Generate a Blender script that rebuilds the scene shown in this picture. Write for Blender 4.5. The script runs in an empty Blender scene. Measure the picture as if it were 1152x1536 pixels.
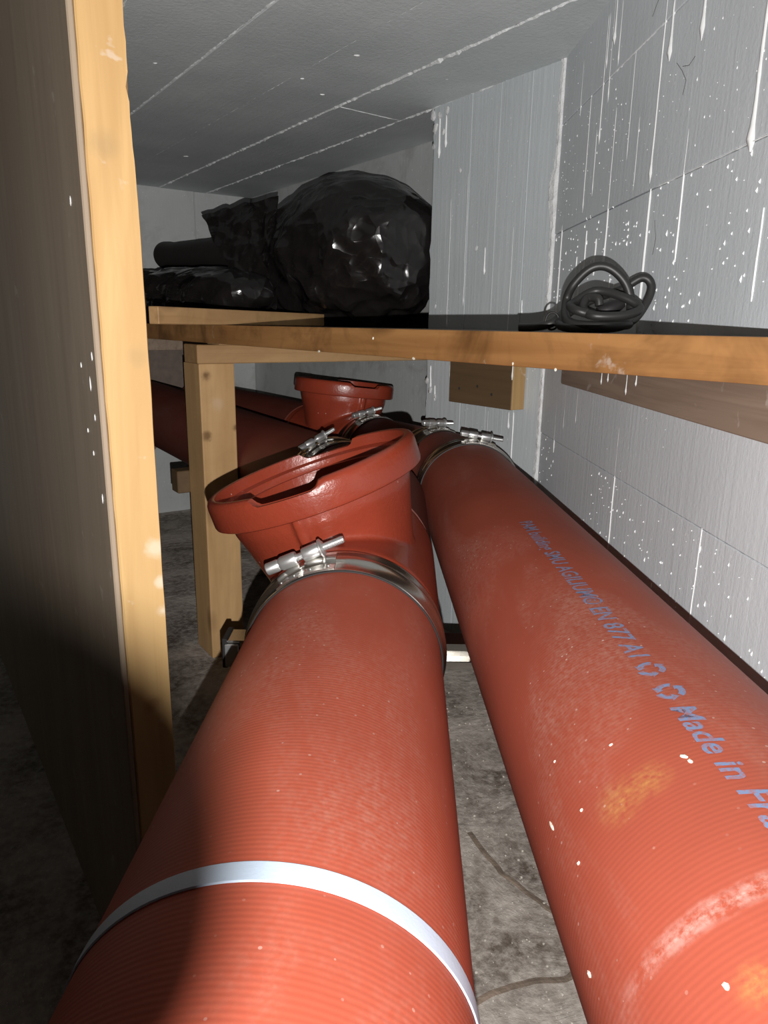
import bpy, bmesh, math, random
from mathutils import Vector, Matrix, noise, Euler
import numpy as np
PI = math.pi; R = math.radians
rng = random.Random(7)
SC = bpy.context.scene
COL = SC.collection

# ------------------------------------------------------------------ camera
PITCH, ROLL, F_PX = 0.2534454, 0.0161394, 1078.77
cam_d = bpy.data.cameras.new('camera'); cam = bpy.data.objects.new('camera', cam_d); COL.objects.link(cam)
cp, sp, cr, sr = math.cos(PITCH), math.sin(PITCH), math.cos(ROLL), math.sin(ROLL)
def _cam(v):                                     # world axis -> (right, down, forward)
    x, y, z = v
    return (cr * x - sr * y, sr * x + cr * y, z)
WX, WY, WZ = _cam((1, 0, 0)), _cam((0, -sp, cp)), _cam((0, -cp, -sp))
M = Matrix(((WX[0], -WX[1], -WX[2]), (WY[0], -WY[1], -WY[2]), (WZ[0], -WZ[1], -WZ[2])))
cam.matrix_world = M.to_4x4()
cam_d.sensor_fit = 'VERTICAL'; cam_d.sensor_height = 36.0; cam_d.lens = F_PX / 1536 * 36.0
cam_d.clip_start = 0.01; cam_d.clip_end = 50
SC.camera = cam

# ------------------------------------------------------------------ light: a faint grey surround and the phone's flash just below the lens
wd = bpy.data.worlds.new('dim_surround'); SC.world = wd; wd.use_nodes = True
wd.node_tree.nodes['Background'].inputs[0].default_value = (1.0, 0.93, 0.86, 1)
wd.node_tree.nodes['Background'].inputs[1].default_value = 0.04
FLASH = Vector((0.006, 0.0, -0.038))
fl_d = bpy.data.lights.new('phone_flash', 'SPOT'); fl = bpy.data.objects.new('phone_flash', fl_d); COL.objects.link(fl)
fl.matrix_world = Matrix.Translation(FLASH) @ M.to_4x4()
fl_d.spot_size = math.radians(116); fl_d.spot_blend = 0.45; fl_d.energy = 47.0; fl_d.shadow_soft_size = 0.0019; fl_d.color = (1.0, 0.97, 0.95)
fl_d.use_nodes = True
_nt = fl_d.node_tree; _em = [n for n in _nt.nodes if n.type == 'EMISSION'][0]
_fo = _nt.nodes.new('ShaderNodeLightFalloff'); _fo.inputs['Strength'].default_value = 1.0; _fo.inputs['Smooth'].default_value = 0.0
_nt.links.new(_fo.outputs['Linear'], _em.inputs['Strength'])
SC.view_settings.view_transform = 'Standard'; SC.view_settings.look = 'None'
SC.view_settings.exposure = 0.0; SC.view_settings.gamma = 1.0; SC.view_settings.use_curve_mapping = False

# ------------------------------------------------------------------ materials
class NT:
    def __init__(s, name):
        s.m = bpy.data.materials.new(name); s.m.use_nodes = True
        s.t = s.m.node_tree; s.b = s.t.nodes['Principled BSDF']
    def n(s, typ, **kw):
        nd = s.t.nodes.new(typ)
        for k, v in kw.items():
            if isinstance(v, tuple) and k.startswith('i_'): nd.inputs[k[2:].replace('_', ' ')].default_value = v
            elif k.startswith('i_'): nd.inputs[k[2:].replace('_', ' ')].default_value = v
            else: setattr(nd, k, v)
        return nd
    def l(s, a, b): s.t.links.new(a, b)
    def coord(s, scale=(1, 1, 1), loc=(0, 0, 0)):
        tc = s.n('ShaderNodeTexCoord'); mp = s.n('ShaderNodeMapping')
        mp.inputs['Scale'].default_value = scale; mp.inputs['Location'].default_value = loc
        s.l(tc.outputs['Object'], mp.inputs['Vector']); return mp.outputs[0]
    def noise(s, co, scale, detail=4, rough=0.55, dist=0.0):
        nd = s.n('ShaderNodeTexNoise'); s.l(co, nd.inputs['Vector'])
        nd.inputs['Scale'].default_value = scale; nd.inputs['Detail'].default_value = detail
        nd.inputs['Roughness'].default_value = rough; nd.inputs['Distortion'].default_value = dist
        return nd.outputs['Fac']
    def ramp(s, fac, a, b, ca=(0, 0, 0, 1), cb=(1, 1, 1, 1)):
        nd = s.n('ShaderNodeValToRGB'); e = nd.color_ramp.elements
        e[0].position = a; e[0].color = ca; e[1].position = b; e[1].color = cb
        s.l(fac, nd.inputs[0]); return nd.outputs[0]
    def mix(s, fac, a, b, blend='MIX'):
        nd = s.n('ShaderNodeMix', data_type='RGBA', blend_type=blend)
        for sock, v in ((nd.inputs[0], fac), (nd.inputs[6], a), (nd.inputs[7], b)):
            if isinstance(v, (int, float)): sock.default_value = v
            elif isinstance(v, tuple): sock.default_value = v if len(v) == 4 else (*v, 1)
            else: s.l(v, sock)
        return nd.outputs[2]
    def math(s, op, a, b=0.0):
        nd = s.n('ShaderNodeMath', operation=op)
        for i, v in enumerate((a, b)):
            if isinstance(v, (int, float)): nd.inputs[i].default_value = v
            else: s.l(v, nd.inputs[i])
        return nd.outputs[0]
    def bump(s, h, strength, dist, prev=None):
        nd = s.n('ShaderNodeBump'); nd.inputs['Strength'].default_value = strength; nd.inputs['Distance'].default_value = dist
        s.l(h, nd.inputs['Height'])
        if prev is not None: s.l(prev, nd.inputs['Normal'])
        return nd.outputs[0]
    def done(s, color=None, rough=0.5, normal=None, metal=0.0, spec=0.5, coat=0.0):
        b = s.b
        if color is not None:
            if isinstance(color, tuple): b.inputs['Base Color'].default_value = (*color[:3], 1)
            else: s.l(color, b.inputs['Base Color'])
        if isinstance(rough, (int, float)): b.inputs['Roughness'].default_value = rough
        else: s.l(rough, b.inputs['Roughness'])
        b.inputs['Metallic'].default_value = metal; b.inputs['Specular IOR Level'].default_value = spec
        b.inputs['Coat Weight'].default_value = coat
        if normal is not None: s.l(normal, b.inputs['Normal'])
        return s.m

def m_pipe(name, dust, rings, base=(0.385, 0.078, 0.042), rough=0.5, scuff=None, yellow=False):
    t = NT(name); co = t.coord()
    big = t.noise(co, 5.0, 5, 0.6)
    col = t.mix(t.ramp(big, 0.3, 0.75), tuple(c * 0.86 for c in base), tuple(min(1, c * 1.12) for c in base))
    cd = t.noise(t.coord((1, 0.35, 1)), 9.0, 6, 0.65, 0.6)             # pale dust clouds
    fine = t.noise(co, 260.0, 3, 0.6)
    dm = t.math('MULTIPLY', t.ramp(cd, 0.50, 0.86), t.ramp(fine, 0.35, 0.75))
    col = t.mix(t.math('MULTIPLY', dm, dust), col, (0.55, 0.38, 0.31))
    sp_ = t.n('ShaderNodeTexVoronoi', feature='F1'); t.l(co, sp_.inputs['Vector']); sp_.inputs['Scale'].default_value = 95.0
    spk = t.math('MULTIPLY', t.math('LESS_THAN', sp_.outputs['Distance'], 0.085), t.ramp(cd, 0.42, 0.72))
    col = t.mix(t.math('MULTIPLY', spk, min(1.0, dust * 1.1)), col, (0.72, 0.58, 0.50))
    if yellow:                                                         # a rusty yellow rub mark
        sep = t.n('ShaderNodeSeparateXYZ'); t.l(t.coord(), sep.inputs[0])
        for (px, py, pz, rr) in ((-0.076, 0.357, 0.072, 0.020), (-0.060, 0.357, 0.086, 0.016), (-0.066, 0.23, 0.081, 0.012)):
            d = t.n('ShaderNodeVectorMath', operation='DISTANCE'); t.l(t.coord(), d.inputs[0]); d.inputs[1].default_value = (px, py, pz)
            k = t.math('MULTIPLY', t.ramp(d.outputs['Value'], 0.0, rr, (1, 1, 1, 1), (0, 0, 0, 1)), t.ramp(fine, 0.3, 0.7))
            col = t.mix(t.math('MULTIPLY', k, 0.75), col, (0.52, 0.27, 0.08))
    if scuff is not None:                                              # a worn pale ring where a clamp once sat
        sep = t.n('ShaderNodeSeparateXYZ'); t.l(t.coord(), sep.inputs[0])
        wob = t.math('ADD', sep.outputs[1], t.math('MULTIPLY', t.noise(co, 14.0, 3), 0.012))
        d = t.math('ABSOLUTE', t.math('SUBTRACT', wob, scuff + 0.006))
        k = t.math('MULTIPLY', t.ramp(d, 0.001, 0.008, (1, 1, 1, 1), (0, 0, 0, 1)), t.ramp(t.noise(co, 120.0, 4, 0.7), 0.40, 0.62))
        k = t.math('MULTIPLY', k, t.ramp(sep.outputs[2], 0.015, 0.07))
        col = t.mix(t.math('MULTIPLY', k, 0.6), col, (0.72, 0.50, 0.44))
    nrm = None
    if rings:
        w = t.n('ShaderNodeTexWave', wave_type='BANDS', bands_direction='Y', wave_profile='SIN'); t.l(co, w.inputs['Vector'])
        w.inputs['Scale'].default_value = 92.0; w.inputs['Distortion'].default_value = 0.35; w.inputs['Detail'].default_value = 1.0
        col = t.mix(t.math('MULTIPLY', w.outputs['Fac'], 0.22 * rings), col, tuple(c * 0.45 for c in base))
        nrm = t.bump(w.outputs['Fac'], 0.10 * rings, 0.0006)
    nrm = t.bump(t.noise(co, 420.0, 3, 0.6), 0.10, 0.0004, nrm)
    rg = t.math('ADD', t.math('MULTIPLY', t.ramp(cd, 0.3, 0.8), 0.18), rough)
    return t.done(col, rg, nrm, spec=0.4)

def m_cast(name, base=(0.26, 0.041, 0.020)):
    t = NT(name); co = t.coord()
    col = t.mix(t.ramp(t.noise(co, 16.0, 4), 0.3, 0.8), tuple(c * 0.9 for c in base), tuple(c * 1.1 for c in base))
    v = t.n('ShaderNodeTexVoronoi', feature='F1'); t.l(co, v.inputs['Vector']); v.inputs['Scale'].default_value = 55.0
    k = t.math('MULTIPLY', t.math('LESS_THAN', v.outputs['Distance'], 0.075), t.ramp(t.noise(co, 11.0, 2), 0.5, 0.6))
    col = t.mix(t.math('MULTIPLY', k, 0.7), col, (0.62, 0.42, 0.36))
    nrm = t.bump(t.noise(co, 170.0, 4, 0.65), 0.5, 0.0011)
    return t.done(col, 0.30, nrm, spec=0.5, coat=0.15)

def m_wood(name, light, dark, long_axis=0, grain=1.0, rough=0.62, stain=0.0, paint=0.0, knots=0.5, spots=()):
    t = NT(name)
    s = [58.0, 58.0, 58.0]; s[long_axis] = 2.6
    co = t.coord(tuple(s))
    g = t.noise(co, 1.0, 5, 0.6, 0.9)
    s2 = [16.0, 16.0, 16.0]; s2[long_axis] = 1.6
    g2 = t.noise(t.coord(tuple(s2)), 1.0, 3, 0.5, 1.6)
    mid = tuple(0.5 * (a + b) for a, b in zip(light, dark))
    col = t.mix(t.ramp(g2, 0.32, 0.7), mid, light)
    col = t.mix(t.math('MULTIPLY', t.ramp(g, 0.45, 0.72), 0.55 * grain), col, dark)
    s3 = [11.0, 11.0, 11.0]; s3[long_axis] = 4.2
    v = t.n('ShaderNodeTexVoronoi', feature='F1'); t.l(t.coord(tuple(s3), (0.3, 0.2, 0.7)), v.inputs['Vector']); v.inputs['Scale'].default_value = 1.0
    kn = t.ramp(v.outputs['Distance'], 0.05, 0.20, (1, 1, 1, 1), (0, 0, 0, 1))
    col = t.mix(t.math('MULTIPLY', kn, knots), col, tuple(c * 0.42 for c in dark))
    if stain:
        sn = t.ramp(t.noise(t.coord(), 7.0, 5, 0.65, 0.5), 0.48, 0.72)
        col = t.mix(t.math('MULTIPLY', sn, stain), col, tuple(c * 0.35 for c in dark))
    if paint:
        pn = t.ramp(t.noise(t.coord((1, 1, 1), (3.1, 0.4, 1.7)), 26.0, 4, 0.6, 0.4), 0.66, 0.72)
        col = t.mix(t.math('MULTIPLY', pn, paint), col, (0.70, 0.66, 0.60))
    for pos, rad, c, amt in spots:                                     # single knots and paint smears at their own places
        d = t.n('ShaderNodeVectorMath', operation='DISTANCE'); t.l(t.coord(), d.inputs[0]); d.inputs[1].default_value = pos
        wob = t.math('ADD', d.outputs['Value'], t.math('MULTIPLY', t.math('SUBTRACT', t.noise(t.coord(), 90.0, 3), 0.5), rad * 0.9))
        col = t.mix(t.math('MULTIPLY', t.ramp(wob, rad * 0.35, rad, (1, 1, 1, 1), (0, 0, 0, 1)), amt), col, c)
    nrm = t.bump(g, 0.25 * grain, 0.0012)
    return t.done(col, rough, nrm, spec=0.3)

def m_wall(name, base=(0.68, 0.72, 0.75), streak=1.0, along=1, dirt=0.0):
    """painted, board-marked concrete: brushed vertical streaks, specks of splashed paint"""
    t = NT(name)
    s = [3.0, 3.0, 3.0]; s[2] = 3.0; s[along] = 85.0
    st = t.noise(t.coord(tuple(s)), 1.0, 4, 0.6, 0.3)
    co = t.coord()
    gr = t.noise(co, 150.0, 4, 0.65)
    cl = t.noise(co, 3.2, 4, 0.6)
    col = t.mix(t.ramp(cl, 0.3, 0.72), tuple(c * 0.87 for c in base), base)
    col = t.mix(t.math('MULTIPLY', t.ramp(st, 0.58, 0.74), 0.22 * streak), col, tuple(min(1, c * 1.3) for c in base))
    v = t.n('ShaderNodeTexVoronoi', feature='F1'); t.l(t.coord((1, 1, 0.6)), v.inputs['Vector']); v.inputs['Scale'].default_value = 75.0
    spk = t.math('MULTIPLY', t.math('LESS_THAN', v.outputs['Distance'], 0.09), t.ramp(t.noise(co, 6.0, 3), 0.42, 0.6))
    col = t.mix(t.math('MULTIPLY', spk, 0.7), col, (0.88, 0.88, 0.88))
    if dirt:
        dn = t.ramp(t.noise(co, 5.0, 6, 0.7, 0.4), 0.50, 0.62)
        col = t.mix(t.math('MULTIPLY', dn, dirt), col, (0.16, 0.13, 0.11))
    nrm = t.bump(st, 0.45 * streak, 0.003)
    nrm = t.bump(gr, 0.35, 0.0015, nrm)
    nrm = t.bump(spk, 0.5, 0.0015, nrm)
    return t.done(col, 0.5, nrm, spec=0.4)

def m_ceiling():
    t = NT('ceiling_paint'); co = t.coord()
    st = t.noise(t.coord((60.0, 3.0, 3.0)), 1.0, 5, 0.65, 0.4)
    col = t.mix(t.ramp(t.noise(co, 4.0, 4), 0.3, 0.7), (0.50, 0.54, 0.545), (0.62, 0.655, 0.66))
    pk = t.noise(t.coord((2.0, 8.0, 1.0)), 5.0, 6, 0.75, 0.5)
    col = t.mix(t.ramp(pk, 0.69, 0.73), col, (0.66, 0.68, 0.68))
    nrm = t.bump(st, 0.25, 0.003)
    nrm = t.bump(t.noise(co, 120.0, 4, 0.65), 0.5, 0.002, nrm)
    return t.done(col, 0.6, nrm, spec=0.3)

def m_floor():
    t = NT('dirty_concrete'); co = t.coord()
    big = t.noise(co, 5.5, 7, 0.68, 0.6); fine = t.noise(co, 60.0, 5, 0.7)
    col = t.mix(t.ramp(big, 0.36, 0.66), (0.11, 0.085, 0.067), (0.47, 0.42, 0.37))
    col = t.mix(t.math('MULTIPLY', t.ramp(fine, 0.42, 0.66), 0.55), col, (0.62, 0.57, 0.51))
    v = t.n('ShaderNodeTexVoronoi', feature='F1'); t.l(co, v.inputs['Vector']); v.inputs['Scale'].default_value = 130.0
    k = t.math('MULTIPLY', t.math('LESS_THAN', v.outputs['Distance'], 0.13), t.ramp(big, 0.4, 0.6))
    col = t.mix(t.math('MULTIPLY', k, 0.6), col, (0.80, 0.76, 0.70))
    nrm = t.bump(fine, 0.6, 0.004); nrm = t.bump(big, 0.5, 0.02, nrm)
    return t.done(col, 0.75, nrm, spec=0.25)

def m_plain(name, color, rough=0.5, metal=0.0, bump=None, spec=0.5, var=0.0):
    t = NT(name); co = t.coord(); col = color; nrm = None
    if var:
        col = t.mix(t.ramp(t.noise(co, 30.0, 4), 0.3, 0.7), tuple(c * (1 - var) for c in color), tuple(min(1, c * (1 + var)) for c in color))
    if bump: nrm = t.bump(t.noise(co, bump[0], 4, 0.6), bump[1], bump[2])
    return t.done(col, rough, nrm, metal=metal, spec=spec)

def m_plastic():
    t = NT('black_plastic_sheet'); co = t.coord()
    wc = t.n('ShaderNodeVectorMath', operation='ADD'); t.l(co, wc.inputs[0])
    nz = t.n('ShaderNodeTexNoise'); t.l(co, nz.inputs['Vector']); nz.inputs['Scale'].default_value = 7.0
    sc_ = t.n('ShaderNodeVectorMath', operation='SCALE'); t.l(nz.outputs['Color'], sc_.inputs[0]); sc_.inputs['Scale'].default_value = 0.09
    t.l(sc_.outputs[0], wc.inputs[1]); nrm = None
    for scale, dist, st in ((9.0, 0.030, 0.7), (24.0, 0.010, 0.7)):
        v = t.n('ShaderNodeTexVoronoi', feature='F1'); t.l(wc.outputs[0], v.inputs['Vector']); v.inputs['Scale'].default_value = scale
        nrm = t.bump(v.outputs['Distance'], st, dist, nrm)
    return t.done((0.011, 0.0095, 0.0092), 0.20, nrm, spec=0.55)

def m_print():
    t = NT('blue_print'); co = t.coord()
    k = t.ramp(t.noise(co, 330.0, 3, 0.7), 0.44, 0.60)
    return t.done(t.mix(t.math('MULTIPLY', k, 0.75), (0.17, 0.25, 0.42), (0.36, 0.12, 0.09)), 0.55)

MAT = dict(
    pipe_l=m_pipe('red_pipe_paint_near', 0.55, 1.0),
    pipe_r=m_pipe('red_pipe_paint_dusty', 0.75, 0.7, base=(0.375, 0.082, 0.047), scuff=0.268, yellow=True),
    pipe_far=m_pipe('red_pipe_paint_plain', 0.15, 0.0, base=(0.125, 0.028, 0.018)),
    cast=m_cast('red_cast_paint'),
    steel=m_plain('stainless_band', (0.62, 0.60, 0.56), 0.24, 1.0, (240, 0.10, 0.0006), var=0.06),
    zinc=m_plain('zinc_bolt', (0.66, 0.67, 0.67), 0.36, 0.85, (200, 0.15, 0.0006)),
    rubber=m_plain('black_rubber', (0.018, 0.017, 0.017), 0.5),
    pine=m_wood('fresh_pine', (0.64, 0.43, 0.19), (0.42, 0.24, 0.09), 2, 0.8, paint=0.35, knots=0.55, spots=[((0.022, 0.0, 0.438), 0.010, (0.30, 0.15, 0.06), 0.6), ((0.034, 0.0, 0.60), 0.012, (0.72, 0.64, 0.50), 0.6), ((0.037, 0.0, 0.565), 0.008, (0.76, 0.70, 0.58), 0.6), ((0.038, 0.0, 0.535), 0.005, (0.76, 0.70, 0.58), 0.6), ((0.028, 0.0, 1.20), 0.014, (0.80, 0.74, 0.62), 0.5), ((0.03, 0.0, 1.13), 0.02, (0.62, 0.52, 0.38), 0.5), ((0.015, 0.0, 0.95), 0.015, (0.34, 0.24, 0.12), 0.35), ((0.030, 0.0, 0.78), 0.012, (0.34, 0.24, 0.12), 0.3)]),
    pine_x=m_wood('pine_board', (0.50, 0.31, 0.145), (0.30, 0.155, 0.06), 1, 0.9, stain=0.35, paint=0.12, knots=0.6),
    pine_v=m_wood('pine_board_across', (0.46, 0.29, 0.14), (0.28, 0.15, 0.06), 0, 0.9, stain=0.2, knots=0.6),
    pine_post=m_wood('pine_post', (0.56, 0.36, 0.17), (0.36, 0.20, 0.08), 2, 0.6, stain=0.15, knots=0.75, spots=[((0.006, -0.05, 0.694), 0.013, (0.14, 0.07, 0.025), 0.85), ((0.002, -0.05, 0.557), 0.015, (0.14, 0.07, 0.025), 0.8), ((0.074, -0.05, 0.572), 0.010, (0.14, 0.07, 0.025), 0.8), ((0.03, -0.05, 0.63), 0.02, (0.62, 0.45, 0.33), 0.35)]),
    lip=m_wood('varnished_pine_edge', (0.42, 0.215, 0.078), (0.22, 0.095, 0.03), 1, 0.9, rough=0.5, stain=0.85, paint=0.3, knots=0.7),
    sheet=m_wood('dark_plywood', (0.37, 0.295, 0.215), (0.25, 0.19, 0.135), 2, 0.7, rough=0.55, paint=0.25, knots=0.0),
    shelf=m_wood('dark_shelf_board', (0.20, 0.15, 0.11), (0.12, 0.09, 0.065), 1, 0.6, knots=0.0),
    ledger=m_wood('weathered_board', (0.34, 0.255, 0.19), (0.20, 0.14, 0.10), 1, 1.4, rough=0.7, paint=0.3, knots=0.2),
    block=m_wood('brown_block', (0.13, 0.083, 0.043), (0.08, 0.05, 0.025), 1, 0.8, knots=0.8),
    endgrain=m_wood('end_grain', (0.46, 0.30, 0.13), (0.32, 0.19, 0.08), 2, 0.9, paint=0.35),
    wall_r=m_wall('white_painted_concrete', streak=0.5, along=1),  # same paint as the back wall, made paler in place of stronger flash light
    wall_b=m_wall('white_painted_concrete_back', (0.51, 0.55, 0.565), 1.0, 1),
    wall_d=m_wall('dirty_painted_concrete', (0.44, 0.46, 0.455), 0.5, 1, dirt=0.30),
    wall_e=m_wall('dirty_painted_end_wall', (0.44, 0.46, 0.455), 0.4, 0, dirt=0.25),
    drip=m_plain('white_paint_drip', (0.86, 0.88, 0.88), 0.38, var=0.05, bump=(120, 0.2, 0.001)),
    ceil=m_ceiling(),
    ridge=m_plain('pale_seam', (0.72, 0.75, 0.75), 0.7, bump=(160, 0.8, 0.003), var=0.25),
    plaster=m_plain('rough_white_plaster', (0.66, 0.67, 0.67), 0.7, bump=(70, 0.9, 0.006), var=0.12),
    floor=m_floor(),
    plastic=m_plastic(),
    roll=m_plain('matt_black_roll', (0.022, 0.017, 0.016), 0.65, bump=(60, 0.4, 0.002)),
    cable=m_plain('black_cable', (0.022, 0.022, 0.021), 0.45, bump=(150, 0.15, 0.0006)),
    strap=m_plain('pale_strap', (0.50, 0.60, 0.72), 0.45, bump=(500, 0.3, 0.0004), var=0.05),
    print=m_print(),
    crumb=m_plain('cream_plaster_crumb', (0.80, 0.76, 0.64), 0.7, bump=(300, 0.4, 0.001)),
    skin=m_plain('skin', (0.60, 0.34, 0.25), 0.5, bump=(500, 0.15, 0.0004), var=0.06),
    nail=m_plain('fingernail', (0.72, 0.46, 0.40), 0.3),
    dark=m_plain('dark_gap', (0.03, 0.024, 0.02), 0.8),
)

# ------------------------------------------------------------------ object helpers
ORG = {}                                            # object -> its origin in its frame's own coordinates
ROOM, WALL, WORLD = 0.6062106, 0.0328847, 0.0       # frames: the room (x=v, y=u), the right wall (x=out, y=along), the camera's
# frame ROOM: rotated so local x = v (towards the back wall), local y = u (along it to the left)

def tag(o, label=None, cat=None, group=None, kind=None):
    if label: o['label'] = label
    if cat: o['category'] = cat
    if group: o['group'] = group
    if kind: o['kind'] = kind
    return o
def place(o, frame, org):
    o.matrix_world = Matrix.Rotation(frame, 4, 'Z') @ Matrix.Translation(Vector(org)); ORG[o.name] = Vector(org)
def root(name, frame, org, *a, **k):
    o = bpy.data.objects.new(name, None); o.empty_display_size = 0.05; COL.objects.link(o)
    place(o, frame, org); return tag(o, *a, **k)
def mesh_of(name, bm, mat, smooth=False):
    bm.normal_update()
    me = bpy.data.meshes.new(name); bm.to_mesh(me); bm.free()
    for m in (mat if isinstance(mat, (list, tuple)) else [mat]): me.materials.append(m)
    if smooth: me.shade_smooth() if smooth is True else (me.shade_smooth(), me.set_sharp_from_angle(angle=R(smooth)))
    return me
def part(name, bm, mat, parent, smooth=False, local=False):
    """a child mesh; coordinates of bm are in the root's frame (absolute) unless local"""
    if not local:
        p = parent; off = Vector((0, 0, 0))
        while p is not None:
            off = ORG.get(p.name, Vector((0, 0, 0))) if p.parent is None else off
            p = p.parent
        for v in bm.verts: v.co -= off
    o = bpy.data.objects.new(name, mesh_of(name, bm, mat, smooth)); COL.objects.link(o); o.parent = parent
    return o
def single(name, frame, org, bm, mat, smooth=False, **k):
    for v in bm.verts: v.co -= Vector(org)
    o = bpy.data.objects.new(name, mesh_of(name, bm, mat, smooth)); COL.objects.link(o)
    place(o, frame, org); return tag(o, **k)
def copy_tree(o, parent=None):
    c = o.copy(); COL.objects.link(c)
    if parent is not None: c.parent = parent
    for ch in list(o.children): copy_tree(ch, c)
    return c

def box(bm, lo, hi, bevel=0.0, seg=1):
    g = bmesh.ops.create_cube(bm, size=1.0)['verts']
    for v in g:
        v.co = Vector([lo[i] + (v.co[i] + 0.5) * (hi[i] - lo[i]) for i in range(3)])
    if bevel:
        es = list({e for v in g for e in v.link_edges})
        bmesh.ops.bevel(bm, geom=es, offset=bevel, segments=seg, affect='EDGES', profile=0.6)
    return bm
def bbox(lo, hi, bevel=0.0, seg=1): return box(bmesh.new(), lo, hi, bevel, seg)
def lathe(bm, prof, axis='Z', seg=64, a0=0.0, a1=2 * PI, at=(0, 0, 0), close=False, matrix=None):
    """prof: (radius, height) pairs turned about an axis"""
    full = abs(a1 - a0 - 2 * PI) < 1e-6; n = seg if full else seg + 1
    rows = []
    for r, h in prof:
        row = []
        for i in range(n):
            a = a0 + (a1 - a0) * i / seg
            if axis == 'Z': p = Vector((r * math.cos(a), r * math.sin(a), h))
            elif axis == 'Y': p = Vector((r * math.sin(a), h, r * math.cos(a)))      # angle from the top, + to the right
            else: p = Vector((h, r * math.cos(a), r * math.sin(a)))
            p += Vector(at)
            if matrix: p = matrix @ p
            row.append(bm.verts.new(p))
        rows.append(row)
    m = len(rows)
    for j in range(m if close else m - 1):
        A, B = rows[j], rows[(j + 1) % m]
        for i in range(seg):
            k = (i + 1) % n
            bm.faces.new((A[i], A[k], B[k], B[i]))
    if close and not full:
        bm.faces.new([r[0] for r in rows]); bm.faces.new([r[-1] for r in reversed(rows)])
    if not close:
        for row, h in ((rows[0], 0), (rows[-1], 1)):
            if full and prof[0 if h == 0 else -1][0] > 1e-6: bm.faces.new(row if h else list(reversed(row)))
    bmesh.ops.recalc_face_normals(bm, faces=bm.faces[:])
    return bm
def tube(bm, pts, r, seg=12, cap=True, rad=None):
    """a round rod along points, parallel-transport frame"""
    P = [Vector(p) for p in pts]; n = len(P); rows = []; up = None
    for i in range(n):
        t = (P[min(i + 1, n - 1)] - P[max(i - 1, 0)]).normalized()
        if up is None: up = t.orthogonal().normalized()
        up = (up - t * up.dot(t)).normalized(); sd = t.cross(up)
        rr = rad[i] if rad else r
        rows.append([bm.verts.new(P[i] + (up * math.cos(2 * PI * k / seg) + sd * math.sin(2 * PI * k / seg)) * rr) for k in range(seg)])
    for a, b in zip(rows, rows[1:]):
        for k in range(seg): bm.faces.new((a[k], a[(k + 1) % seg], b[(k + 1) % seg], b[k]))
    if cap: bm.faces.new(list(reversed(rows[0]))); bm.faces.new(rows[-1])
    return bm
def catmull(pts, sub=8, closed=False):
    P = [Vector(p) for p in pts]; n = len(P); out = []
    for i in range(n if closed else n - 1):
        g = (lambda k: P[k % n]) if closed else (lambda k: P[max(0, min(n - 1, k))])
        a, b, c, d = g(i - 1), g(i), g(i + 1), g(i + 2)
        for k in range(sub):
            t = k / sub
            out.append(0.5 * ((2 * b) + (c - a) * t + (2 * a - 5 * b + 4 * c - d) * t * t + (3 * b - a - 3 * c + d) * t ** 3))
    if not closed: out.append(P[-1])
    return out
def prism(bm, poly, z0, z1):
    a = [bm.verts.new((x, y, z0)) for x, y in poly]; b = [bm.verts.new((x, y, z1)) for x, y in poly]
    bm.faces.new(list(reversed(a))); bm.faces.new(b)
    n = len(poly)
    for i in range(n): bm.faces.new((a[i], a[(i + 1) % n], b[(i + 1) % n], b[i]))
    bmesh.ops.recalc_face_normals(bm, faces=bm.faces[:]); return bm

# ------------------------------------------------------------------ the setting
ZF, ZC = -0.81, 0.52
NWALL = 0.400          # right wall plane, in frame WALL x
VB, VR, UE, U0, U1 = 1.197, 1.402, 3.06, 1.118, 1.545
# floor
bm = bbox((-1.4, -1.6, ZF - 0.06), (1.75, 3.25, ZF))
floor = single('floor', ROOM, (0, 0, ZF), bm, MAT['floor'], kind='structure')
def crumb_bm(r, sx, sy, sz, seed):
    b = bmesh.new(); bmesh.ops.create_icosphere(b, subdivisions=1, radius=r)
    for v in b.verts:
        v.co *= 0.8 + 0.4 * noise.noise(v.co * 300 + Vector((seed, 0, 0))); v.co.x *= sx; v.co.y *= sy; v.co.z *= sz
    return b
# two shallow cracks with raised lips and grit, between the pipes
bm = bmesh.new()
for pts in ([(0.15, 1.02, 0), (0.19, 0.93, 0), (0.23, 0.88, 0), (0.29, 0.82, 0)], [(0.11, 0.70, 0), (0.17, 0.735, 0), (0.24, 0.745, 0), (0.30, 0.78, 0)]):
    tube(bm, [Vector((p.x + 0.004 * noise.noise(p * 40), p.y + 0.004 * noise.noise(p * 40 + Vector((5, 0, 0))), ZF + 0.0005)) for p in catmull(pts, 8)], 0.0050, 6)
for v in bm.verts: v.co.z = ZF + 0.0004 + (v.co.z - ZF) * 0.22
Rz = Matrix.Rotation(-ROOM, 4, 'Z')
for v in bm.verts: v.co = Rz @ v.co
part('crack_ridge', bm, m_plain('brown_crack', (0.19, 0.145, 0.11), 0.8, var=0.4, bump=(90, 0.8, 0.004)), floor)
bm = bmesh.new()
for i in range(420):
    x = rng.uniform(0.02, 0.34); y = rng.uniform(0.35, 1.5); r = rng.choice((0.0012, 0.0016, 0.002, 0.003))
    c = crumb_bm(r, 1, 1, 0.7, i); me = bpy.data.meshes.new('t'); c.to_mesh(me); c.free()
    n0 = len(bm.verts); bm.from_mesh(me); bpy.data.meshes.remove(me); bm.verts.ensure_lookup_table()
    for v in bm.verts[n0:]: v.co = Rz @ (v.co + Vector((x, y, ZF + r * 0.4)))
tag(part('floor_grit', bm, m_plain('pale_grit', (0.50, 0.46, 0.40), 0.8, var=0.3), floor), kind='stuff')

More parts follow.
